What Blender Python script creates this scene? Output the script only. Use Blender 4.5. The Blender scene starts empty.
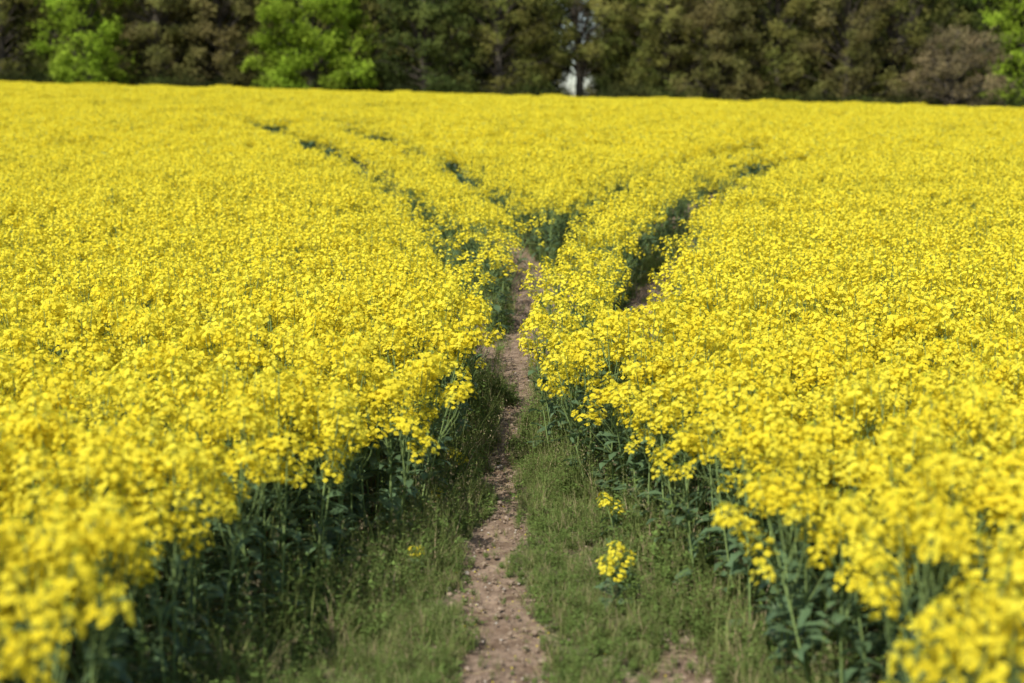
import bpy, math, numpy as np
from mathutils import Vector, Matrix
rng = np.random.default_rng(7)
scene = bpy.context.scene

# ------------------------------------------------------------ noise helpers
def _hash(ix, iy, seed):
    h = np.sin(ix * 127.1 + iy * 311.7 + seed * 74.7) * 43758.5453
    return h - np.floor(h)
def vnoise(x, y, seed=0):
    x = np.asarray(x, float); y = np.asarray(y, float)
    ix = np.floor(x); iy = np.floor(y); fx = x - ix; fy = y - iy
    fx = fx * fx * (3 - 2 * fx); fy = fy * fy * (3 - 2 * fy)
    a = _hash(ix, iy, seed); b = _hash(ix + 1, iy, seed)
    c = _hash(ix, iy + 1, seed); d = _hash(ix + 1, iy + 1, seed)
    return (a * (1 - fx) + b * fx) * (1 - fy) + (c * (1 - fx) + d * fx) * fy
def fbm(x, y, seed=0, o=3):
    s = 0; a = 1; t = 0
    for i in range(o):
        s = s + a * vnoise(x * 2 ** i, y * 2 ** i, seed + i * 13); t += a; a *= .5
    return s / t
def sstep(a, b, x):
    t = np.clip((x - a) / (b - a), 0, 1); return t * t * (3 - 2 * t)

# ------------------------------------------------------------ layout
def L_edge(y): return np.interp(y, [0, 3, 4.1, 5.5, 6.8, 7.75, 8.7, 10, 12], [-1.5, -1.48, -1.46, -1.43, -1.24, -.86, -.60, -.46, -.42])
def R_edge(y): return np.interp(y, [0, 3, 4.7, 5.8, 6.9, 8.2, 9.1, 10.4], [1.5, 1.46, 1.42, 1.34, 1.18, .94, .74, .36])
TR = {
 'main':  ([(10, -.06), (11.5, -.02), (14, .10), (16, .28), (18, .5), (20, .84), (22, 1.40), (25.5, 2.3), (30, 3.9), (34, 5.6)], .45),
 'linner':([(15.5, .28), (18, .40), (20, .26), (23, -.2), (29, -1.5), (38, -3.7), (50, -7)], .42),
 'louter':([(12, -.1), (13.5, -.25), (15.5, -.48), (19.5, -1.08), (24.8, -2.2), (32.3, -4.2), (38.5, -6.1), (50, -10)], .40),
 'router':([(11.5, 1.0), (13.3, 1.15), (15.3, 1.4), (17.7, 1.82), (21.7, 2.75), (26.7, 4.4), (30, 5.7)], .50),
}
def smooth_poly(p, n=2):
    p = np.array(p, float)
    for _ in range(n):
        q = [p[0]]
        for a, b in zip(p[:-1], p[1:]):
            q += [a * .75 + b * .25, a * .25 + b * .75]
        q.append(p[-1]); p = np.array(q)
    return p
for k in TR: TR[k] = (smooth_poly(TR[k][0]), TR[k][1])
def track_d(x, y, names=None):
    best = np.full(np.shape(x), 99.0)
    for k, (p, w) in TR.items():
        if names and k not in names: continue
        for a, b in zip(p[:-1], p[1:]):
            ay, ax = a; by, bx = b
            dx, dy = bx - ax, by - ay
            t = np.clip(((x - ax) * dx + (y - ay) * dy) / (dx * dx + dy * dy), 0, 1)
            d = np.hypot(x - ax - t * dx, y - ay - t * dy) - w * (1 - .35 * sstep(28, 50, y)) * (.80 + .20 * sstep(13.5, 18, y))
            best = np.minimum(best, d)
    return best
def edge_d(x, y):
    """signed distance to bare lane: >0 inside the crop"""
    d1 = np.maximum(L_edge(y) - x, x - R_edge(y))
    d1 = np.where(y > 10.4, 99, d1)
    d = np.minimum(d1, track_d(x, y))
    return d + (fbm(x * 2.5, y * 2.5, 5) - .5) * .22
def soil_c(y): return np.interp(y, [0, 6.6, 8, 10, 12, 15.8], [-.12, -.10, -.08, -.1, -.02, .2])
def soil_w(y): return np.interp(y, [0, 6.6, 8, 10, 12, 16], [.20, .19, .15, .125, .12, .20])
def soil_mask(x, y):
    n = (fbm(x * 5, y * 3.5, 21, 3) - .5) * .26 + (fbm(x * 17, y * 14, 25, 2) - .5) * .12
    a = 1 - sstep(-.07, .10, np.abs(x - soil_c(y) - .05 * np.sin(y * 2.1)) - soil_w(y) + n)
    a = np.where(y > 14, np.maximum(a, 1 - sstep(-.12, .05, track_d(x, y) + n * .4)), a)
    b = sstep(.56, .74, fbm(x * 2.2 + 3.1, y * 1.6, 33, 3)) * sstep(.25, .55, x)
    return np.maximum(a, b * .7)
_ty = np.linspace(-300, 1200, 6001)
_ts = np.interp(_ty, [9, 13, 20, 40, 50, 70, 100, 140], [0, .045, .053, .055, .045, .03, .02, 0])
_tz = np.concatenate([[0], np.cumsum((_ts[1:] + _ts[:-1]) / 2 * (_ty[1] - _ty[0]))])
def terrain(x, y):
    z = np.interp(y, _ty, _tz) - .026 * np.clip(x, -90, 90) * sstep(8, 95, y) + .04 * (fbm(x * .12, y * .12, 3) - .5) * 2
    z = z + .10 * sstep(15, 40, y) * (fbm(x * .06, y * .09, 9) - .5) * 2
    return z

# ------------------------------------------------------------ material helpers
def new_mat(name):
    m = bpy.data.materials.new(name); m.use_nodes = True
    nt = m.node_tree; nt.nodes.clear()
    out = nt.nodes.new('ShaderNodeOutputMaterial'); return m, nt, out
def foliage_mat(name, c1, c2, trans=.35, nscale=3.0, rough=.6, spec=.3, rand_amt=.25, attr=None):
    m, nt, out = new_mat(name); N = nt.nodes; Lk = nt.links
    geo = N.new('ShaderNodeNewGeometry')
    mx = N.new('ShaderNodeMix'); mx.data_type = 'RGBA'
    mx.inputs[6].default_value = (*c1, 1); mx.inputs[7].default_value = (*c2, 1)
    if nscale:
        nz = N.new('ShaderNodeTexNoise'); nz.inputs['Scale'].default_value = nscale; nz.inputs['Detail'].default_value = 1
        Lk.new(geo.outputs['Position'], nz.inputs['Vector'])
        mr = N.new('ShaderNodeMapRange'); mr.inputs[1].default_value = .35; mr.inputs[2].default_value = .65
        Lk.new(nz.outputs['Fac'], mr.inputs[0]); Lk.new(mr.outputs[0], mx.inputs[0])
    else:
        at0 = N.new('ShaderNodeAttribute'); at0.attribute_name = 'shade'; Lk.new(at0.outputs['Fac'], mx.inputs[0])
    m2 = N.new('ShaderNodeMapRange'); m2.inputs[3].default_value = 1 - rand_amt; m2.inputs[4].default_value = 1 + rand_amt
    if attr:
        at = N.new('ShaderNodeAttribute'); at.attribute_name = attr; Lk.new(at.outputs['Fac'], m2.inputs[0])
    else: Lk.new(geo.outputs['Random Per Island'], m2.inputs[0])
    vm = N.new('ShaderNodeVectorMath'); vm.operation = 'SCALE'; Lk.new(mx.outputs[2], vm.inputs[0]); Lk.new(m2.outputs[0], vm.inputs['Scale'])
    if spec > 0:
        bs = N.new('ShaderNodeBsdfPrincipled'); bs.inputs['Roughness'].default_value = rough
        bs.inputs['Specular IOR Level'].default_value = spec; Lk.new(vm.outputs[0], bs.inputs['Base Color'])
    else:
        bs = N.new('ShaderNodeBsdfDiffuse'); Lk.new(vm.outputs[0], bs.inputs['Color'])
    tr = N.new('ShaderNodeBsdfTranslucent'); Lk.new(vm.outputs[0], tr.inputs['Color'])
    ms = N.new('ShaderNodeMixShader'); ms.inputs[0].default_value = trans
    Lk.new(bs.outputs[0], ms.inputs[1]); Lk.new(tr.outputs[0], ms.inputs[2]); Lk.new(ms.outputs[0], out.inputs[0])
    return m
M_petal = foliage_mat('rape_petal', (.84, .70, .040), (.89, .80, .075), .38, 0, .6, 0, .08)
M_bud = foliage_mat('rape_bud', (.45, .50, .04), (.55, .55, .05), .2, 0, .6, 0, .2)
M_stem = foliage_mat('rape_stem', (.20, .29, .10), (.27, .36, .13), .1, 0, .5, 0, .25)
M_leaf = foliage_mat('rape_leaf', (.08, .145, .06), (.13, .20, .10), .3, 0, .45, .35, .3)
M_grass = foliage_mat('grass_blade', (.17, .23, .06), (.27, .30, .11), .3, 0, .55, 0, .35)
M_weed = foliage_mat('weed_leaf', (.13, .21, .05), (.19, .27, .075), .3, 0, .55, 0, .3)
M_straw = foliage_mat('dry_straw', (.44, .36, .21), (.36, .29, .17), .1, 0, .7, 0, .3)
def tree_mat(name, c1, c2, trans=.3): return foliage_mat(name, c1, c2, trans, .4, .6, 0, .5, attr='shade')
def bark_mat():
    m, nt, out = new_mat('bark'); N = nt.nodes; Lk = nt.links
    tc = N.new('ShaderNodeTexCoord'); mp = N.new('ShaderNodeMapping'); mp.inputs['Scale'].default_value = (6, 6, 1)
    nz = N.new('ShaderNodeTexNoise'); nz.inputs['Scale'].default_value = 2; nz.inputs['Detail'].default_value = 6
    cr = N.new('ShaderNodeValToRGB'); cr.color_ramp.elements[0].color = (.03, .024, .017, 1); cr.color_ramp.elements[1].color = (.12, .10, .075, 1)
    bs = N.new('ShaderNodeBsdfPrincipled'); bs.inputs['Roughness'].default_value = .9
    Lk.new(tc.outputs['Object'], mp.inputs[0]); Lk.new(mp.outputs[0], nz.inputs['Vector']); Lk.new(nz.outputs[0], cr.inputs[0])
    Lk.new(cr.outputs[0], bs.inputs['Base Color']); Lk.new(bs.outputs[0], out.inputs[0]); return m
M_bark = bark_mat()

# ------------------------------------------------------------ mesh builder
class MB:
    def __init__(s): s.V = []; s.F = []; s.M = []; s.n = 0; s.S = []
    def quads(s, P, mat, shade=None):
        P = np.asarray(P, float); N = len(P)
        if N == 0: return
        s.V.append(P.reshape(-1, 3)); s.F.append(np.arange(4 * N).reshape(N, 4) + s.n); s.M.append(np.full(N, mat)); s.n += 4 * N
        s.S.append(np.repeat(np.full(N, .5) if shade is None else shade, 4))
    def grid(s, V, F, mat):
        V = np.asarray(V, float); F = np.asarray(F, int)
        s.V.append(V); s.F.append(F + s.n); s.M.append(np.full(len(F), mat)); s.n += len(V); s.S.append(np.full(len(V), .5))
    def tube(s, pts, rad, k, mat):
        pts = np.asarray(pts, float); n = len(pts); V = []
        for i in range(n):
            d = pts[min(i + 1, n - 1)] - pts[max(i - 1, 0)]; d = d / (np.linalg.norm(d) + 1e-9)
            u = np.cross(d, [0, 1, 0.1]); u /= np.linalg.norm(u) + 1e-9; v = np.cross(d, u)
            for j in range(k):
                a = 2 * math.pi * j / k; V.append(pts[i] + rad[i] * (math.cos(a) * u + math.sin(a) * v))
        F = [(i * k + j, i * k + (j + 1) % k, (i + 1) * k + (j + 1) % k, (i + 1) * k + j) for i in range(n - 1) for j in range(k)]
        s.grid(V, F, mat)
    def strip(s, pts, side, widths, mat, cup=0):
        pts = np.asarray(pts, float); side = np.asarray(side, float); n = len(pts); V = []
        for i in range(n):
            w = widths[i]
            V += [pts[i] - side * w + [0, 0, cup * w], pts[i], pts[i] + side * w + [0, 0, cup * w]]
        F = []
        for i in range(n - 1):
            F += [(3 * i, 3 * i + 1, 3 * i + 4, 3 * i + 3), (3 * i + 1, 3 * i + 2, 3 * i + 5, 3 * i + 4)]
        s.grid(V, F, mat)
    def blade(s, pts, side, widths, mat):
        pts = np.asarray(pts, float); side = np.asarray(side, float); n = len(pts); V = []
        for i in range(n): V += [pts[i] - side * widths[i], pts[i] + side * widths[i]]
        s.grid(V, [(2 * i, 2 * i + 1, 2 * i + 3, 2 * i + 2) for i in range(n - 1)], mat)
    def arrays(s): return np.concatenate(s.V), np.concatenate(s.F), np.concatenate(s.M), np.concatenate(s.S)
    def add_arrays(s, A):
        V, F, M, S = A; s.V.append(V); s.F.append(F + s.n); s.M.append(M); s.S.append(S); s.n += len(V)
    def mesh(s, name, mats, smooth=False):
        V, F, M, S = s.arrays()
        me = bpy.data.meshes.new(name)
        me.vertices.add(len(V)); me.vertices.foreach_set('co', V.ravel())
        me.loops.add(F.size); me.loops.foreach_set('vertex_index', F.ravel().astype(np.int32))
        me.polygons.add(len(F)); me.polygons.foreach_set('loop_start', np.arange(0, F.size, 4, dtype=np.int32))
        for m in mats: me.materials.append(m)
        me.polygons.foreach_set('material_index', M.astype(np.int32))
        if smooth: me.polygons.foreach_set('use_smooth', np.ones(len(F), bool))
        a = me.attributes.new('shade', 'FLOAT', 'POINT'); a.data.foreach_set('value', S.astype(np.float32))
        me.update(); me.validate(); return me

def unit(v): return v / (np.linalg.norm(v, axis=-1, keepdims=True) + 1e-9)
def perp(nrm, r):
    t = unit(np.cross(nrm, unit(r.normal(size=nrm.shape)))); return t, np.cross(nrm, t)

# ------------------------------------------------------------ rapeseed
PET, BUD, STM, LEF = 0, 1, 2, 3
RM = [M_petal, M_bud, M_stem, M_leaf]
def raceme(mb, tip, r, lod, size=1.0):
    n = {0: 28, 1: 17, 2: 6, 3: 10}[lod]
    ang = r.uniform(0, 2 * math.pi, n); t = r.uniform(0, 1, n) ** .8
    rad = (.008 + .034 * np.sqrt(np.clip(t * 2.2, 0, 1))) * r.uniform(.7, 1.15, n) * size
    c = tip + np.stack([np.cos(ang) * rad, np.sin(ang) * rad, .008 - t * .080 * size], 1)
    nrm = unit(np.stack([np.cos(ang) * .7, np.sin(ang) * .7, 1.0 - t * .4], 1) + r.normal(0, .25, (n, 3)))
    u, v = perp(nrm, r); shd = r.random()
    if lod == 0:
        for k in range(4):
            a = k * math.pi / 2
            d = u * math.cos(a) + v * math.sin(a); w = np.cross(nrm, d)
            l = .0122 * size; ww = .0069 * size
            p0 = c + d * .0010
            p1 = c + d * l * .62 + w * ww + nrm * .002; p2 = c + d * l * 1.05 + nrm * .0005; p3 = c + d * l * .62 - w * ww + nrm * .002
            mb.quads(np.stack([p0, p1, p2, p3], 1), PET, np.full(n, shd))
    else:
        h = ({1: .0138, 2: .0200, 3: .0170}[lod]) * size
        mb.quads(np.stack([c - u * h, c - v * h + nrm * .003, c + u * h, c + v * h + nrm * .003], 1), PET, np.full(n, shd))
    nb = {0: 7, 1: 3, 2: 1, 3: 1}[lod]
    cb = tip + np.stack([r.normal(0, .006, nb), r.normal(0, .006, nb), r.uniform(.004, .018, nb)], 1)
    nn = unit(r.normal(size=(nb, 3)) + [0, 0, .6]); u, v = perp(nn, r); h = .005 if lod < 2 else .008
    mb.quads(np.stack([cb - u * h, cb - v * h, cb + u * h, cb + v * h], 1), BUD)
def lobed_leaf(mb, base, ang, L, W, r, droop=.5, mat=LEF, up=.6):
    d = np.array([math.cos(ang), math.sin(ang), 0]); side = np.array([-math.sin(ang), math.cos(ang), r.uniform(-.5, .5)])
    n = 7; pts = []; p = np.array(base, float); e = up; da = r.uniform(-.12, .12)
    for i in range(n):
        pts.append(p.copy()); st = d * math.cos(e) + np.array([0, 0, math.sin(e)]) + side * da * i; p = p + st * L / (n - 1); e -= droop * 2.0 / n
    prof = np.array([.18, .40, .8, .6, 1.0, .55, .04]) * r.uniform(.7, 1.2, 7) * W
    mb.strip(pts, side, prof, mat, cup=r.uniform(.1, .6))
def rape_plant(seed, lod, H=1.15, nb=None, spread=1.0):
    r = np.random.default_rng(seed); mb = MB()
    lean = r.normal(0, .05, 2); k = 4 if lod == 0 else 3
    top = np.array([lean[0], lean[1], H])
    ts = np.linspace(0, 1, 5); st = [np.array([lean[0] * t * t, lean[1] * t * t, H * t]) for t in ts]
    mb.tube(st, [.007, .0065, .0055, .004, .0022], k, STM)
    raceme(mb, top, r, lod, 1.45)
    nb = nb or int(r.integers(6, 9))
    for i in range(nb):
        a = i * 2.4 + r.uniform(-.4, .4); z0 = H * r.uniform(.42, .78); R = r.uniform(.05, .20) * spread
        b = np.array([lean[0] * (z0 / H) ** 2, lean[1] * (z0 / H) ** 2, z0])
        e = np.array([b[0] + math.cos(a) * R, b[1] + math.sin(a) * R, H * (1.01 - r.random() ** 1.4 * .30)])
        mid = (b + e) / 2 + np.array([math.cos(a), math.sin(a), -.2]) * R * .22
        mb.tube([b, mid, e], [.0038, .003, .0016], 3, STM)
        raceme(mb, e, r, lod, r.uniform(.8, 1.45))
        for j in range(6 if lod == 0 else 3):
            t = r.uniform(.45, .9); p = mid + (e - mid) * t; aa = r.uniform(0, 6.28); q = p + np.array([math.cos(aa) * .03, math.sin(aa) * .03, .022])
            w = np.array([-math.sin(aa), math.cos(aa), 0]) * .0015
            mb.quads([[p - w, p + w, q + w * .6, q - w * .6]], STM)
        if r.random() < .8: lobed_leaf(mb, b, a, r.uniform(.06, .11), r.uniform(.008, .016), r, .5, up=.9)
    for i in range(15 if lod == 0 else 8):
        z = H * r.uniform(.06, .70); a = r.uniform(0, 6.28)
        f = 1 - z / H
        lobed_leaf(mb, (lean[0] * (z / H) ** 2, lean[1] * (z / H) ** 2, z), a, .08 + .14 * f * r.uniform(.5, 1.1), .012 + .038 * f * r.uniform(.5, 1.1), r, r.uniform(.4, 1.2), up=r.uniform(.2, 1.1))
    return mb.arrays()
def to_mesh(A, name='rape_plant'):
    mb = MB(); mb.add_arrays(A); return mb.mesh(name, RM)
def patch(seed, src, k=5):
    """1 m square stand of plants baked to one mesh (cheap to trace)"""
    r = np.random.default_rng(seed); mb = MB(); s = 1.0 / k
    hx, hy = r.uniform(0, 50, 2)
    for i in range(k):
        for j in range(k):
            x = -.5 + (i + .5) * s + r.uniform(-.5, .5) * s; y = -.5 + (j + .5) * s + r.uniform(-.5, .5) * s
            V, F, M, S = src[r.integers(len(src))]; V = V.copy()
            V[:, :2] *= r.uniform(.9, 1.1); V[:, 2] *= r.uniform(.90, 1.08) * (1 + .18 * (vnoise(hx + x * 2, hy + y * 2, 3) - .5))
            V[:, 0] += V[:, 2] * r.normal(0, .07); V[:, 1] += V[:, 2] * r.normal(0, .07)
            a = r.uniform(0, 6.28); c, q = math.cos(a), math.sin(a)
            V = np.stack([V[:, 0] * c - V[:, 1] * q + x, V[:, 0] * q + V[:, 1] * c + y, V[:, 2]], 1)
            mb.add_arrays((V, F, M, S))
    return mb.mesh('rape_patch', RM)
def rape_tile(seed, w, n, lod, sz, deep=1.0):
    r = np.random.default_rng(seed); mb = MB(); e = w / 2 * 1.04
    P = r.uniform(-e, e, (n, 2))
    hh = 1.16 - .26 * r.random(n) ** 1.4
    for i in range(n):
        raceme(mb, np.array([P[i, 0], P[i, 1], hh[i]]), r, lod, sz * r.uniform(.8, 1.2))
    m = int(260 * w * w); c = np.stack([r.uniform(-e, e, m), r.uniform(-e, e, m), r.uniform(.82, 1.10, m)], 1)
    nn = unit(r.normal(size=(m, 3)) + [0, 0, .5]); u, v = perp(nn, r); h = r.uniform(.015, .04, (m, 1))
    mb.quads(np.stack([c - u * h, c - v * h * .3, c + u * h, c + v * h * .3], 1), STM)
    m = int(150 * w * w * deep); c = np.stack([r.uniform(-e, e, m), r.uniform(-e, e, m), r.uniform(.05, .85, m)], 1)
    nn = unit(r.normal(size=(m, 3)) + [0, 0, .8]); u, v = perp(nn, r); h = r.uniform(.04, .09, (m, 1))
    mb.quads(np.stack([c - u * h, c - v * h * .5, c + u * h, c + v * h * .5], 1), LEF)
    return mb.mesh('rape_tile', RM)

def make_collection(name, meshes):
    c = bpy.data.collections.new(name)
    for i, me in enumerate(meshes):
        c.objects.link(bpy.data.objects.new(f'{name}_{i:02d}', me))
    return c
def scatter(name, coll, pts, rot, scl, idx):
    me = bpy.data.meshes.new(name); N = len(pts)
    me.vertices.add(N); me.vertices.foreach_set('co', np.asarray(pts, np.float32).ravel())
    for nm, ty, dat, key in (('rot', 'FLOAT_VECTOR', rot, 'vector'), ('scl', 'FLOAT_VECTOR', scl, 'vector'), ('idx', 'INT', idx, 'value')):
        a = me.attributes.new(nm, ty, 'POINT'); a.data.foreach_set(key, np.asarray(dat, np.int32 if ty == 'INT' else np.float32).ravel())
    ob = bpy.data.objects.new(name, me); scene.collection.objects.link(ob)
    ng = bpy.data.node_groups.new(name + '_scatter', 'GeometryNodeTree')
    ng.interface.new_socket('Geometry', in_out='INPUT', socket_type='NodeSocketGeometry')
    ng.interface.new_socket('Geometry', in_out='OUTPUT', socket_type='NodeSocketGeometry')
    N_ = ng.nodes; gi = N_.new('NodeGroupInput'); go = N_.new('NodeGroupOutput')
    ci = N_.new('GeometryNodeCollectionInfo'); ci.inputs['Collection'].default_value = coll
    ci.inputs['Separate Children'].default_value = True; ci.inputs['Reset Children'].default_value = True
    ip = N_.new('GeometryNodeInstanceOnPoints'); ip.inputs['Pick Instance'].default_value = True
    def attr(nm, ty):
        n = N_.new('GeometryNodeInputNamedAttribute'); n.data_type = ty; n.inputs['Name'].default_value = nm
        return [o for o in n.outputs if o.enabled and o.name == 'Attribute'][0]
    ng.links.new(gi.outputs[0], ip.inputs['Points']); ng.links.new(ci.outputs[0], ip.inputs['Instance'])
    ng.links.new(attr('idx', 'INT'), ip.inputs['Instance Index'])
    ng.links.new(attr('rot', 'FLOAT_VECTOR'), ip.inputs['Rotation']); ng.links.new(attr('scl', 'FLOAT_VECTOR'), ip.inputs['Scale'])
    ng.links.new(ip.outputs[0], go.inputs[0])
    md = ob.modifiers.new('scatter', 'NODES'); md.node_group = ng
    return ob
def jgrid(x0, x1, y0, y1, s, r):
    X, Y = np.meshgrid(np.arange(x0, x1, s), np.arange(y0, y1, s))
    X = X.ravel() + r.uniform(-.5, .5, X.size) * s; Y = Y.ravel() + r.uniform(-.5, .5, Y.size) * s
    return X, Y

near = [rape_plant(100 + i, 0) for i in range(9)]; mid = [rape_plant(200 + i, 1) for i in range(8)]
# 0-8 near, 9-16 mid, 17-22 big tile, 23-24 stray, 25-30 small tile, 31-37 near patch, 38-44 mid patch
plants = [to_mesh(a) for a in near] + [to_mesh(a) for a in mid] + [rape_tile(300 + i, 1.0, 205, 2, 1.1) for i in range(6)] \
       + [to_mesh(rape_plant(400 + i, 0, H=.45, nb=2, spread=.5)) for i in range(2)] + [rape_tile(500 + i, .5, 54, 3, 1.05, 1.3) for i in range(6)] \
       + [patch(600 + i, near) for i in range(7)] + [patch(700 + i, mid) for i in range(7)]
C_rape = make_collection('rape_src', plants)
P, R_, S_, I_ = [], [], [], []
def low_h(x, y): return 1 + .13 * (fbm(x * .45, y * .35, 41, 2) - .5) * 2 + .13 * (1 - sstep(2.5, 6.5, y))
def crop_height(x, y): return low_h(x, y) + .12 * (fbm(x * 1.7, y * 1.7, 44) - .5) * 2
def thinness(x, y): return fbm(x * .5 + 7, y * .22, 61)
def is_patch_cell(cx, cy):
    ok = np.ones(len(cx), bool)
    for ox in (-.5, -.17, .17, .5):
        for oy in (-.5, -.17, .17, .5):
            ok &= edge_d(cx + ox, cy + oy) > .12
    ok &= thinness(cx, cy) < .60
    ok &= (np.hypot(cx, cy) > 2.4)
    return ok
def add_crop(x, y, kind):
    d = edge_d(x, y); keep = d > {0: 0, 1: 0, 2: .45, 3: .16}[kind]
    if kind < 2:
        cx = np.floor(x) + .5; cy = np.floor(y) + .5
        keep &= ~is_patch_cell(cx, cy)
    keep &= ~((thinness(x, y) > .64) & (rng.random(len(x)) < .42))
    x, y, d = x[keep], y[keep], d[keep]; n = len(x)
    s = crop_height(x, y) * rng.uniform(.91, 1.07, n)
    s *= 1 - .12 * (1 - sstep(0, .35, d)) * rng.random(n)
    rot = np.zeros((n, 3)); rot[:, 2] = rng.uniform(0, 6.28, n)
    rot[:, 0] = rng.normal(0, .07, n); rot[:, 1] = rng.normal(0, .07, n)
    if kind < 2:
        e = .05; gx = (edge_d(x + e, y) - edge_d(x - e, y)) / (2 * e); gy = (edge_d(x, y + e) - edge_d(x, y - e)) / (2 * e)
        amt = (1 - sstep(0, .4, d)) * rng.uniform(.0, .22, n)
        rot[:, 1] += -gx * amt; rot[:, 0] += gy * amt
        rot[:, 2] = rng.normal(0, .25, n)
    else: rot[:, :2] *= .3
    i = {0: lambda: rng.integers(0, 9, n), 1: lambda: rng.integers(9, 17, n), 2: lambda: rng.integers(17, 23, n), 3: lambda: rng.integers(25, 31, n)}[kind]()
    P.append(np.stack([x, y, terrain(x, y)], 1)); R_.append(rot)
    sx = rng.uniform(.9, 1.1, n); mir = np.where(rng.random(n) < .5, -1, 1)
    S_.append(np.stack([sx * mir, sx, s], 1)); I_.append(i)
def add_patches(x0, x1, y0, y1, base, cond):
    X, Y = np.meshgrid(np.arange(x0, x1) + .5, np.arange(y0, y1) + .5); X = X.ravel(); Y = Y.ravel()
    k = cond(X, Y) & is_patch_cell(X, Y); X, Y = X[k], Y[k]; n = len(X)
    gx = (terrain(X + .5, Y) - terrain(X - .5, Y)); gy = (terrain(X, Y + .5) - terrain(X, Y - .5))
    hx = (low_h(X + .5, Y) - low_h(X - .5, Y)) * 1.05; hy = (low_h(X, Y + .5) - low_h(X, Y - .5)) * 1.05
    rot = []
    for i in range(n):
        nrm = Vector((-(gx[i] + hx[i]), -(gy[i] + hy[i]), 1)).normalized()
        q = Vector((0, 0, 1)).rotation_difference(nrm)
        rot.append(tuple((q.to_matrix() @ Matrix.Rotation(math.pi / 2 * rng.integers(0, 4), 3, 'Z')).to_euler('XYZ')))
    s = low_h(X, Y); mir = np.where(rng.random(n) < .5, -1, 1)
    P.append(np.stack([X, Y, terrain(X, Y)], 1)); R_.append(np.array(rot)); S_.append(np.stack([1.0 * mir, np.ones(n), s], 1)); I_.append(rng.integers(base, base + 7, n))
    print('PATCH', n)
c0 = lambda x, y: (np.abs(x) < .46 * np.maximum(y, 0) + 2.6)
x, y = jgrid(-14, 14, -1.5, 12, .195, rng); k = c0(np.floor(x) + .5, np.floor(y) + .5) & (np.hypot(x, y) > 1.2); add_crop(x[k], y[k], 0)
add_patches(-14, 14, -2, 12, 31, c0)
x, y = jgrid(-30, 30, 12, 28, .20, rng); k = c0(np.floor(x) + .5, np.floor(y) + .5); add_crop(x[k], y[k], 1)
add_patches(-30, 30, 12, 28, 38, c0)
x, y = jgrid(-40, 40, 28, 52, .43, rng); k = (np.abs(x) < .46 * y + 4); add_crop(x[k], y[k], 3)
x, y = jgrid(-85, 85, 52, 97, .90, rng); k = (np.abs(x) < .58 * y + 12); add_crop(x[k], y[k], 2)
x, y = jgrid(-60, 60, -8, 52, .88, rng); k = (np.abs(x) > .46 * np.maximum(y, 0) + 3.3) & (np.abs(x) < .8 * np.maximum(y, 0) + 14); add_crop(x[k], y[k], 2)
sp = np.array([(-.56, 7.9), (-.45, 9.2), (.62, 7.7), (.56, 7.4), (-.33, 10.0), (.66, 8.6)]); n = len(sp)
P.append(np.stack([sp[:, 0], sp[:, 1], terrain(sp[:, 0], sp[:, 1])], 1)); R_.append(rng.normal(0, .2, (n, 3))); S_.append(np.ones((n, 3)) * rng.uniform(.45, .75, (n, 1))); I_.append(rng.integers(23, 25, n))
P = np.concatenate(P); scatter('rapeseed_crop', C_rape, P, np.concatenate(R_), np.concatenate(S_), np.concatenate(I_))
print('RAPE', len(P))

# ------------------------------------------------------------ lane vegetation
def grass_tuft(seed, n, h, spread):
    r = np.random.default_rng(seed); mb = MB()
    for i in range(n):
        a = r.uniform(0, 6.28); b = np.array([r.normal(0, spread), r.normal(0, spread), -.01]); hh = h * r.uniform(.45, 1.1)
        d = np.array([math.cos(a), math.sin(a), 0]); bend = r.uniform(.1, .7)
        pts = [b + d * hh * bend * t * t + np.array([0, 0, hh * t * (1 - .35 * bend * t)]) for t in (0, .35, .7, 1)]
        w = r.uniform(.0012, .0028); mb.blade(pts, np.array([-d[1], d[0], 0]), [w, w, w * .7, .0002], 0 if r.random() < .82 else 2)
    return mb.mesh('grass_tuft', [M_grass, M_weed, M_straw])
def weed(seed, n, h):
    r = np.random.default_rng(seed); mb = MB()
    for i in range(n):
        a = r.uniform(0, 6.28); hh = h * r.uniform(.5, 1.1); b = np.array([r.normal(0, .02), r.normal(0, .02), -.01]); tl = r.uniform(0, .4)
        e = b + np.array([math.cos(a) * hh * tl, math.sin(a) * hh * tl, hh]); mb.tube([b, (b + e) / 2 + [0.004, 0, 0], e], [.0016, .0013, .0007], 3, 0)
        for j in range(9):
            t = r.uniform(.1, 1); p = b + (e - b) * t; aa = r.uniform(0, 6.28); L = r.uniform(.012, .035) * (1.2 - .5 * t)
            d = np.array([math.cos(aa), math.sin(aa), r.uniform(-.1, .6)]); s = np.array([-math.sin(aa), math.cos(aa), 0]) * L * .3
            mb.quads([[p, p + d * L * .5 + s, p + d * L, p + d * L * .5 - s]], 1)
    return mb.mesh('weed', [M_grass, M_weed, M_straw])
def rosette(seed):
    r = np.random.default_rng(seed); mb = MB()
    for i in range(9):
        lobed_leaf(mb, (0, 0, .004), r.uniform(0, 6.28), r.uniform(.04, .10), r.uniform(.008, .018), r, .6, mat=1, up=r.uniform(.2, .9))
    return mb.mesh('rosette', [M_grass, M_weed, M_straw])
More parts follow.
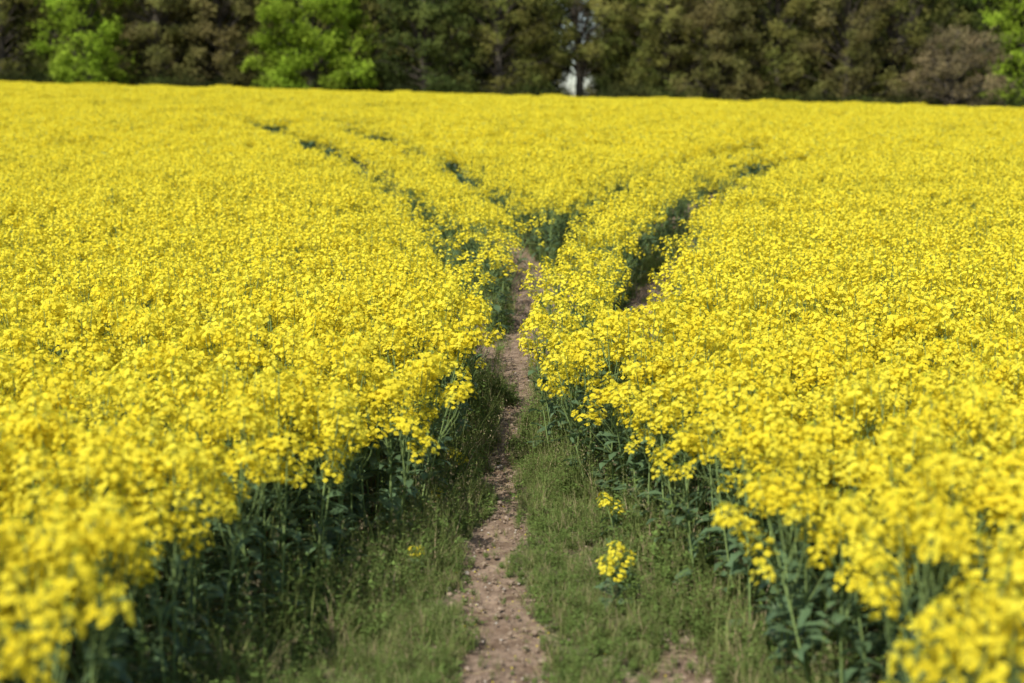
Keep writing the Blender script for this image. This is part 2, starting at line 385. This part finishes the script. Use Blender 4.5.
def seed_grass(seed):
    r = np.random.default_rng(seed); mb = MB()
    for i in range(7):
        a = r.uniform(0, 6.28); h = r.uniform(.24, .42); d = np.array([math.cos(a), math.sin(a), 0]) * r.uniform(.02, .14)
        pts = [np.array([0, 0, -.01]) + d * t * t + np.array([0, 0, h * t]) for t in (0, .4, .75, 1)]
        mb.tube(pts, [.0012, .001, .0008, .0006], 3, 0)
        for j in range(16):
            p = pts[-1] - np.array([0, 0, 1]) * r.uniform(0, .09) + r.normal(0, .007, 3); u = unit(r.normal(size=3)) * .0045
            mb.quads([[p - u, p + [.0012, 0, .001], p + u, p - [.0012, 0, .001]]], 2 if r.random() < .6 else 0)
    return mb.mesh('seed_grass', [M_grass, M_weed, M_straw])
gsrc = [grass_tuft(1, 26, .15, .03), grass_tuft(2, 30, .22, .03), grass_tuft(3, 22, .10, .035), weed(4, 9, .16), weed(5, 12, .24), weed(6, 8, .32),
        rosette(7), rosette(8), seed_grass(9), weed(10, 14, .09)]
C_g = make_collection('grass_src', gsrc)
x, y = jgrid(-2.2, 2.8, 3.0, 27, .042, rng)
d = edge_d(x, y); sm = soil_mask(x, y)
pr = np.where(d < -.0, 1.0, np.where(d < .3, .5, 0)) * (1 - .90 * sm) * (.35 + .65 * sstep(.3, .55, fbm(x * 3, y * 3, 71)))
pr = np.where(y > 14, pr * .5, pr); pr = np.where(y < 5.2, pr * .6, pr)
k = rng.random(len(x)) < pr * .88; x, y, d, sm = x[k], y[k], d[k], sm[k]; n = len(x)
gi_ = rng.choice(10, n, p=[.13, .12, .13, .14, .11, .06, .06, .06, .06, .13])
s = rng.uniform(.6, 1.25, n) * (1.5 - .75 * sstep(-.05, .5, -d)) * (.55 + .9 * fbm(x * 2, y * 2, 75)) * (1 - .5 * sm)
rot = np.stack([rng.normal(0, .12, n), rng.normal(0, .12, n), rng.uniform(0, 6.28, n)], 1)
scatter('grass_verge', C_g, np.stack([x, y, terrain(x, y)], 1), rot, np.stack([s, s, s], 1), gi_)
print('GRASS', n)

def ico_stone(seed, mat):
    r = np.random.default_rng(seed); mb = MB(); k = 7; m = 5; V = []
    for i in range(m + 1):
        th = math.pi * i / m
        for j in range(k):
            a = 2 * math.pi * j / k; q = 1 + r.uniform(-.25, .25); V.append([q * math.sin(th) * math.cos(a), q * math.sin(th) * math.sin(a), .65 * q * math.cos(th)])
    F = [(i * k + j, (i + 1) * k + j, (i + 1) * k + (j + 1) % k, i * k + (j + 1) % k) for i in range(m) for j in range(k)]
    mb.grid(V, F, 0); return mb.mesh('stone', [mat])
def plain(name, c1, c2, sc=20):
    m, nt, out = new_mat(name); N = nt.nodes; nz = N.new('ShaderNodeTexNoise'); nz.inputs['Scale'].default_value = sc; g = N.new('ShaderNodeNewGeometry')
    cr = N.new('ShaderNodeValToRGB'); cr.color_ramp.elements[0].color = (*c1, 1); cr.color_ramp.elements[1].color = (*c2, 1); cr.color_ramp.elements[0].position = .35; cr.color_ramp.elements[1].position = .65
    b = N.new('ShaderNodeBsdfPrincipled'); b.inputs['Roughness'].default_value = .9
    nt.links.new(g.outputs['Position'], nz.inputs['Vector']); nt.links.new(nz.outputs[0], cr.inputs[0]); nt.links.new(cr.outputs[0], b.inputs['Base Color']); nt.links.new(b.outputs[0], out.inputs[0]); return m
M_clod = plain('soil_clod', (.21, .155, .105), (.34, .26, .19)); M_stone = plain('stone', (.34, .30, .24), (.5, .45, .38))
def petal_bit(seed):
    mb = MB(); mb.quads([[[-.006, 0, .004], [0, -.005, .006], [.006, 0, .004], [0, .005, .008]]], 0); return mb.mesh('petal', [M_petal])
def straw_bit(seed):
    mb = MB(); mb.tube([[-.04, 0, .004], [0, .004, .007], [.045, -.003, .004]], [.0015] * 3, 3, 0); return mb.mesh('straw', [M_straw])
C_d = make_collection('litter_src', [ico_stone(1, M_clod), ico_stone(2, M_clod), ico_stone(3, M_stone), petal_bit(4), straw_bit(5)])
x, y = jgrid(-1.8, 2.4, 4.5, 24, .028, rng); sm = soil_mask(x, y); d = edge_d(x, y)
k = (d < .1) & (rng.random(len(x)) < .12 + .6 * sm * fbm(x * 6, y * 6, 81)); x, y = x[k], y[k]; n = len(x)
ii = rng.choice(5, n, p=[.36, .35, .07, .08, .14]); sz = np.where(ii < 3, rng.uniform(.002, .010, n) * (1 + 1.3 * (rng.random(n) < .08)), rng.uniform(.7, 1.2, n))
scatter('soil_litter', C_d, np.stack([x, y, terrain(x, y) + .004], 1), np.stack([rng.normal(0, .2, n), rng.normal(0, .2, n), rng.uniform(0, 6.28, n)], 1), np.stack([sz] * 3, 1), ii)

# ------------------------------------------------------------ ground sheet
def axis(lo, a, b, hi, s):
    f = list(np.arange(a, b, s)); st = s; v = a; left = []
    while v > lo: st *= 1.13; v -= st; left.append(v)
    st = s; v = f[-1]; right = []
    while v < hi: st *= 1.13; v += st; right.append(v)
    return np.array(left[::-1] + f + right)
gx = axis(-600, -1.8, 2.8, 600, .03); gy = axis(-200, 4.5, 24, 900, .035)
X, Y = np.meshgrid(gx, gy); sm = soil_mask(X, Y)
lane = 1 - sstep(-.05, .25, edge_d(X, Y)); lane = np.where((Y > 55), 0, lane)
Z = terrain(X, Y) + np.where(np.abs(X) < 6, 1, 0) * ((fbm(X * 9, Y * 9, 91) - .5) * .03 + (fbm(X * 3, Y * 2, 92) - .5) * .04 - .02 * sm + (fbm(X * 28, Y * 28, 93) - .5) * .014) - .004
nx, ny = len(gx), len(gy)
V = np.stack([X, Y, Z], -1).reshape(-1, 3)
i0 = (np.arange(ny - 1)[:, None] * nx + np.arange(nx - 1)[None]).ravel(); F = np.stack([i0, i0 + 1, i0 + nx + 1, i0 + nx], 1)
mb = MB(); mb.grid(V, F, 0)
def ground_mat():
    m, nt, out = new_mat('ground_soil'); N = nt.nodes; Lk = nt.links
    g = N.new('ShaderNodeNewGeometry')
    def noise(s, d=5):
        n = N.new('ShaderNodeTexNoise'); n.inputs['Scale'].default_value = s; n.inputs['Detail'].default_value = d; n.inputs['Roughness'].default_value = .65; Lk.new(g.outputs['Position'], n.inputs['Vector']); return n
    def ramp(src, p0, c0, p1, c1):
        c = N.new('ShaderNodeValToRGB'); e = c.color_ramp.elements; e[0].position = p0; e[1].position = p1; e[0].color = (*c0, 1); e[1].color = (*c1, 1); Lk.new(src, c.inputs[0]); return c
    soil = ramp(noise(9, 8).outputs[0], .36, (.15, .10, .065), .64, (.36, .265, .19))
    under = ramp(noise(9, 6).outputs[0], .4, (.14, .11, .07), .6, (.12, .15, .055))
    at = N.new('ShaderNodeAttribute'); at.attribute_name = 'soil'
    ad = N.new('ShaderNodeMath'); ad.operation = 'ADD'; nn = noise(30, 4); sb = N.new('ShaderNodeMath'); sb.operation = 'MULTIPLY_ADD'; sb.inputs[1].default_value = .9; sb.inputs[2].default_value = -.45
    Lk.new(nn.outputs[0], sb.inputs[0]); Lk.new(at.outputs['Fac'], ad.inputs[0]); Lk.new(sb.outputs[0], ad.inputs[1])
    mr = N.new('ShaderNodeMapRange'); mr.inputs[1].default_value = .25; mr.inputs[2].default_value = .65; Lk.new(ad.outputs[0], mr.inputs[0])
    mx = N.new('ShaderNodeMix'); mx.data_type = 'RGBA'; Lk.new(mr.outputs[0], mx.inputs[0]); Lk.new(under.outputs[0], mx.inputs[6]); Lk.new(soil.outputs[0], mx.inputs[7])
    b = N.new('ShaderNodeBsdfPrincipled'); b.inputs['Roughness'].default_value = .95; b.inputs['Specular IOR Level'].default_value = .15
    bp = N.new('ShaderNodeBump'); bp.inputs['Strength'].default_value = .8; bp.inputs['Distance'].default_value = .02; Lk.new(noise(50, 6).outputs[0], bp.inputs['Height']); Lk.new(bp.outputs[0], b.inputs['Normal'])
    Lk.new(mx.outputs[2], b.inputs['Base Color']); Lk.new(b.outputs[0], out.inputs[0]); return m
me = mb.mesh('ground', [ground_mat()], smooth=True)
a = me.attributes.new('soil', 'FLOAT', 'POINT'); a.data.foreach_set('value', np.clip(sm * np.clip(lane + .2, 0, 1), 0, 1).ravel().astype(np.float32))
scene.collection.objects.link(bpy.data.objects.new('ground', me))

# ------------------------------------------------------------ trees
def tree_mesh(name, seed, leafmat, H=14, R=4.8, zlow=1.0, nclump=85, per=230, leaf=.13, crown_r=1.25, twiggy=False):
    r = np.random.default_rng(seed); mb = MB()
    tr = [np.array([0, 0, -.3]), np.array([r.normal(0, .1), r.normal(0, .1), H * .22]), np.array([r.normal(0, .3), r.normal(0, .3), H * .5]), np.array([r.normal(0, .5), r.normal(0, .5), H * .85])]
    mb.tube(tr, [.36, .28, .19, .05], 9, 1)
    C = []
    for i in range(nclump):
        a = i * 2.399 + r.uniform(-.5, .5); t = (i + .5) / nclump
        z = zlow + .6 + (H - zlow - 1.2) * t ** 1.25
        f = math.sin(math.pi * min(1, (.22 + .78 * (z - zlow) / (H - zlow)))) ** .6 if z > H * .5 else .82 + .18 * math.sin(math.pi * (z - zlow) / (H * .5))
        rr = R * f * math.sqrt(r.uniform(.18, 1)) * r.uniform(.8, 1.08)
        C.append([math.cos(a) * rr, math.sin(a) * rr, z + r.normal(0, .4)])
    C = np.array(C)
    for c in C:
        tz = max(.8, c[2] * r.uniform(.45, .8))
        b = np.array([np.interp(tz, [p[2] for p in tr], [p[0] for p in tr]), np.interp(tz, [p[2] for p in tr], [p[1] for p in tr]), tz])
        mid = (b + c) / 2 + r.normal(0, .25, 3) + [0, 0, .25]
        mb.tube([b, mid, c], [.075, .045, .012], 4, 1)
        for j in range(9 if twiggy else 4):
            e = c + unit(r.normal(size=3) + [0, 0, .3]) * crown_r * r.uniform(.6, 1.1); s0 = mid + (c - mid) * r.uniform(.3, 1)
            mb.tube([s0, (s0 + e) / 2 + r.normal(0, .08, 3), e], [.022, .014, .006], 3, 1)
    for c in C:
        n = int(per * r.uniform(.6, 1.3)); cr = crown_r * r.uniform(.7, 1.25)
        k = 7; sc = unit(r.normal(size=(k, 3))) * r.uniform(.25, .95, (k, 1)) * cr * [1, 1, .75]
        w = r.integers(0, k, n); p = c + sc[w] + r.normal(0, .23 * cr, (n, 3)) * [1, 1, .8]
        nn = unit(r.normal(size=(n, 3)) * .8 + unit(p - [0, 0, H * .45]) * .9 + [0, 0, .4]); u, v = perp(nn, r)
        h = leaf * r.uniform(.55, 1.2, (n, 1))
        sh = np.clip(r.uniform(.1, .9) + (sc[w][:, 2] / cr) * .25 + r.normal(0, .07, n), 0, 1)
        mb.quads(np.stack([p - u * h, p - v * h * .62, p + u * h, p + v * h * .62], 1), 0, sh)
    return mb.mesh(name, [leafmat, M_bark])
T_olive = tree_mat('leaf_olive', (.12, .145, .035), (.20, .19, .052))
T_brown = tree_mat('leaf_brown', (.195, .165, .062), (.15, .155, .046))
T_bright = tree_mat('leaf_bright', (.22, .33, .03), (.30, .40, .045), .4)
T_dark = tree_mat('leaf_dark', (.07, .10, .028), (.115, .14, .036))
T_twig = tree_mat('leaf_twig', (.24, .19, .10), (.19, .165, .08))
kinds = {
 'oak_tree': [tree_mesh('oak_a', 11, T_olive, 14, 5.0, .7, leaf=.14), tree_mesh('oak_b', 12, T_olive, 15, 4.6, 1.0, leaf=.13)],
 'budding_oak_tree': [tree_mesh('oak_c', 13, T_brown, 15, 5.0, .8, per=250, leaf=.13, twiggy=True), tree_mesh('oak_d', 14, T_brown, 14, 4.4, .8, per=260, leaf=.13, twiggy=True)],
 'maple_tree': [tree_mesh('maple_a', 15, T_bright, 13, 4.7, .3, leaf=.15, per=300, nclump=105), tree_mesh('maple_b', 18, T_bright, 13, 3.3, .9, leaf=.14, nclump=75, per=210)],
 'holm_oak_tree': [tree_mesh('dark_a', 16, T_dark, 14, 4.8, .5, leaf=.14)],
 'hawthorn_tree': [tree_mesh('twig_a', 17, T_twig, 7.2, 4.2, .4, nclump=70, per=200, leaf=.09, twiggy=True, crown_r=1.0)],
}
def put_tree(kind, v, x, y, s=1.0, sz=None):
    ob = bpy.data.objects.new(kind, kinds[kind][v]); scene.collection.objects.link(ob)
    ob.location = (x, y, float(terrain(x, y))); ob.scale = (s, s, sz or s); ob.rotation_euler = (0, 0, rng.uniform(0, 6.28)); return ob
def px(p, D): return (p - 512) / 1422 * D
for kind, v, p, D, s in [
   ('budding_oak_tree', 0, -210, 106, 1), ('oak_tree', 0, -120, 105, 1), ('holm_oak_tree', 0, -60, 107, 1), ('oak_tree', 1, 12, 106, 1), ('maple_tree', 1, 95, 102, .92), ('budding_oak_tree', 1, 165, 105, .95), ('budding_oak_tree', 0, 226, 106, .85),
   ('maple_tree', 0, 316, 101.5, .90), ('holm_oak_tree', 0, 425, 104, .95), ('oak_tree', 1, 500, 105, .92), ('oak_tree', 0, 662, 106, .86), ('budding_oak_tree', 1, 712, 104, .9), ('oak_tree', 1, 772, 107, .95), ('budding_oak_tree', 0, 838, 105, .9),
   ('hawthorn_tree', 0, 945, 102, 1.0), ('oak_tree', 0, 885, 108, .9), ('maple_tree', 1, 1018, 110, 1.1), ('oak_tree', 1, 1090, 106, 1), ('budding_oak_tree', 1, 1170, 106, 1), ('holm_oak_tree', 0, 1240, 105, 1)]:
    put_tree(kind, v, px(p, D), D, s)
kinds['open_oak_tree'] = [tree_mesh('oak_e', 21, T_olive, 15, 4.4, 3.2, per=230, leaf=.13, twiggy=True)]
put_tree('open_oak_tree', 0, px(578, 108), 108, 1.0)
C_w = make_collection('wood_src', [kinds['oak_tree'][0], kinds['oak_tree'][1], kinds['budding_oak_tree'][0], kinds['holm_oak_tree'][0]])
wp = []
for yy in (112, 118, 125, 133, 142):
    for xx in np.arange(-108, 109, 6.0):
        X0 = xx + rng.uniform(-1.5, 1.5); Y0 = yy + rng.uniform(-1.5, 1.5)
        if abs(X0 / Y0 - .050) < .022: continue
        wp.append((X0, Y0))
wp = np.array(wp); n = len(wp)
scatter('woodland', C_w, np.stack([wp[:, 0], wp[:, 1], terrain(wp[:, 0], wp[:, 1])], 1), np.stack([np.zeros(n), np.zeros(n), rng.uniform(0, 6.28, n)], 1), np.ones((n, 3)) * rng.uniform(.9, 1.2, (n, 1)), rng.choice(4, n, p=[.25, .25, .1, .4]))
def bush(seed, mat):
    r = np.random.default_rng(seed); mb = MB()
    for i in range(14):
        c = np.array([r.normal(0, .9), r.normal(0, .6), r.uniform(.3, 1.5)]); mb.tube([[c[0] * .3, c[1] * .3, -.1], c * .6, c], [.03, .02, .008], 3, 1)
        n = 130; p = c + r.normal(0, .33, (n, 3)); nn = unit(r.normal(size=(n, 3)) + [0, -.2, .4]); u, v = perp(nn, r); h = r.uniform(.05, .11, (n, 1))
        mb.quads(np.stack([p - u * h, p - v * h * .6, p + u * h, p + v * h * .6], 1), 0, np.clip(r.uniform(.1, .7) + r.normal(0, .1, n), 0, 1))
    return mb.mesh('bush', [mat, M_bark])
T_under = tree_mat('leaf_undergrowth', (.04, .055, .018), (.075, .08, .027))
C_b = make_collection('bush_src', [bush(1, T_under), bush(2, T_dark), bush(3, T_under)])
n = 280; bx = np.linspace(-85, 85, n) + rng.normal(0, .3, n); by = 101 + rng.uniform(-.5, 5, n)
k = ~(np.abs(bx / by - .049) < .008); bx, by = bx[k], by[k]; n = len(bx)
scatter('undergrowth', C_b, np.stack([bx, by, terrain(bx, by)], 1), np.stack([np.zeros(n), np.zeros(n), rng.uniform(0, 6.28, n)], 1), np.ones((n, 3)) * rng.uniform(.7, 1.2, (n, 1)), rng.integers(0, 3, n))

# ------------------------------------------------------------ light, sky, camera
w = bpy.data.worlds.new('World'); scene.world = w; w.use_nodes = True; nt = w.node_tree; nt.nodes.clear()
bg = nt.nodes.new('ShaderNodeBackground'); wo = nt.nodes.new('ShaderNodeOutputWorld'); sk = nt.nodes.new('ShaderNodeTexSky'); sk.sky_type = 'NISHITA'; sk.sun_disc = False
sundir = Vector((-.36, -.64, .84)).normalized()
sk.sun_elevation = math.asin(sundir.z); sk.sun_rotation = math.atan2(sundir.x, sundir.y)
bg.inputs[1].default_value = .14; nt.links.new(sk.outputs[0], bg.inputs[0]); nt.links.new(bg.outputs[0], wo.inputs[0])
sl = bpy.data.lights.new('sun', 'SUN'); sl.energy = 5.0; sl.angle = math.radians(.5); sl.color = (1, .95, .85)
so = bpy.data.objects.new('sun', sl); scene.collection.objects.link(so); so.rotation_euler = (-sundir).to_track_quat('-Z', 'Y').to_euler(); so.location = (-20, -15, 30)
cam = bpy.data.cameras.new('camera'); co = bpy.data.objects.new('camera', cam); scene.collection.objects.link(co); scene.camera = co
cam.lens = 50; cam.sensor_width = 36; cam.clip_end = 3000; cam.clip_start = .05
co.location = (0, 0, 2.6 + float(terrain(0., 0.))); co.rotation_euler = (math.radians(90 - 8.58), 0, 0)
cam.dof.use_dof = True; cam.dof.focus_distance = 11.5; cam.dof.aperture_fstop = 1.25
scene.view_settings.view_transform = 'Standard'; scene.view_settings.look = 'None'; scene.view_settings.exposure = 0
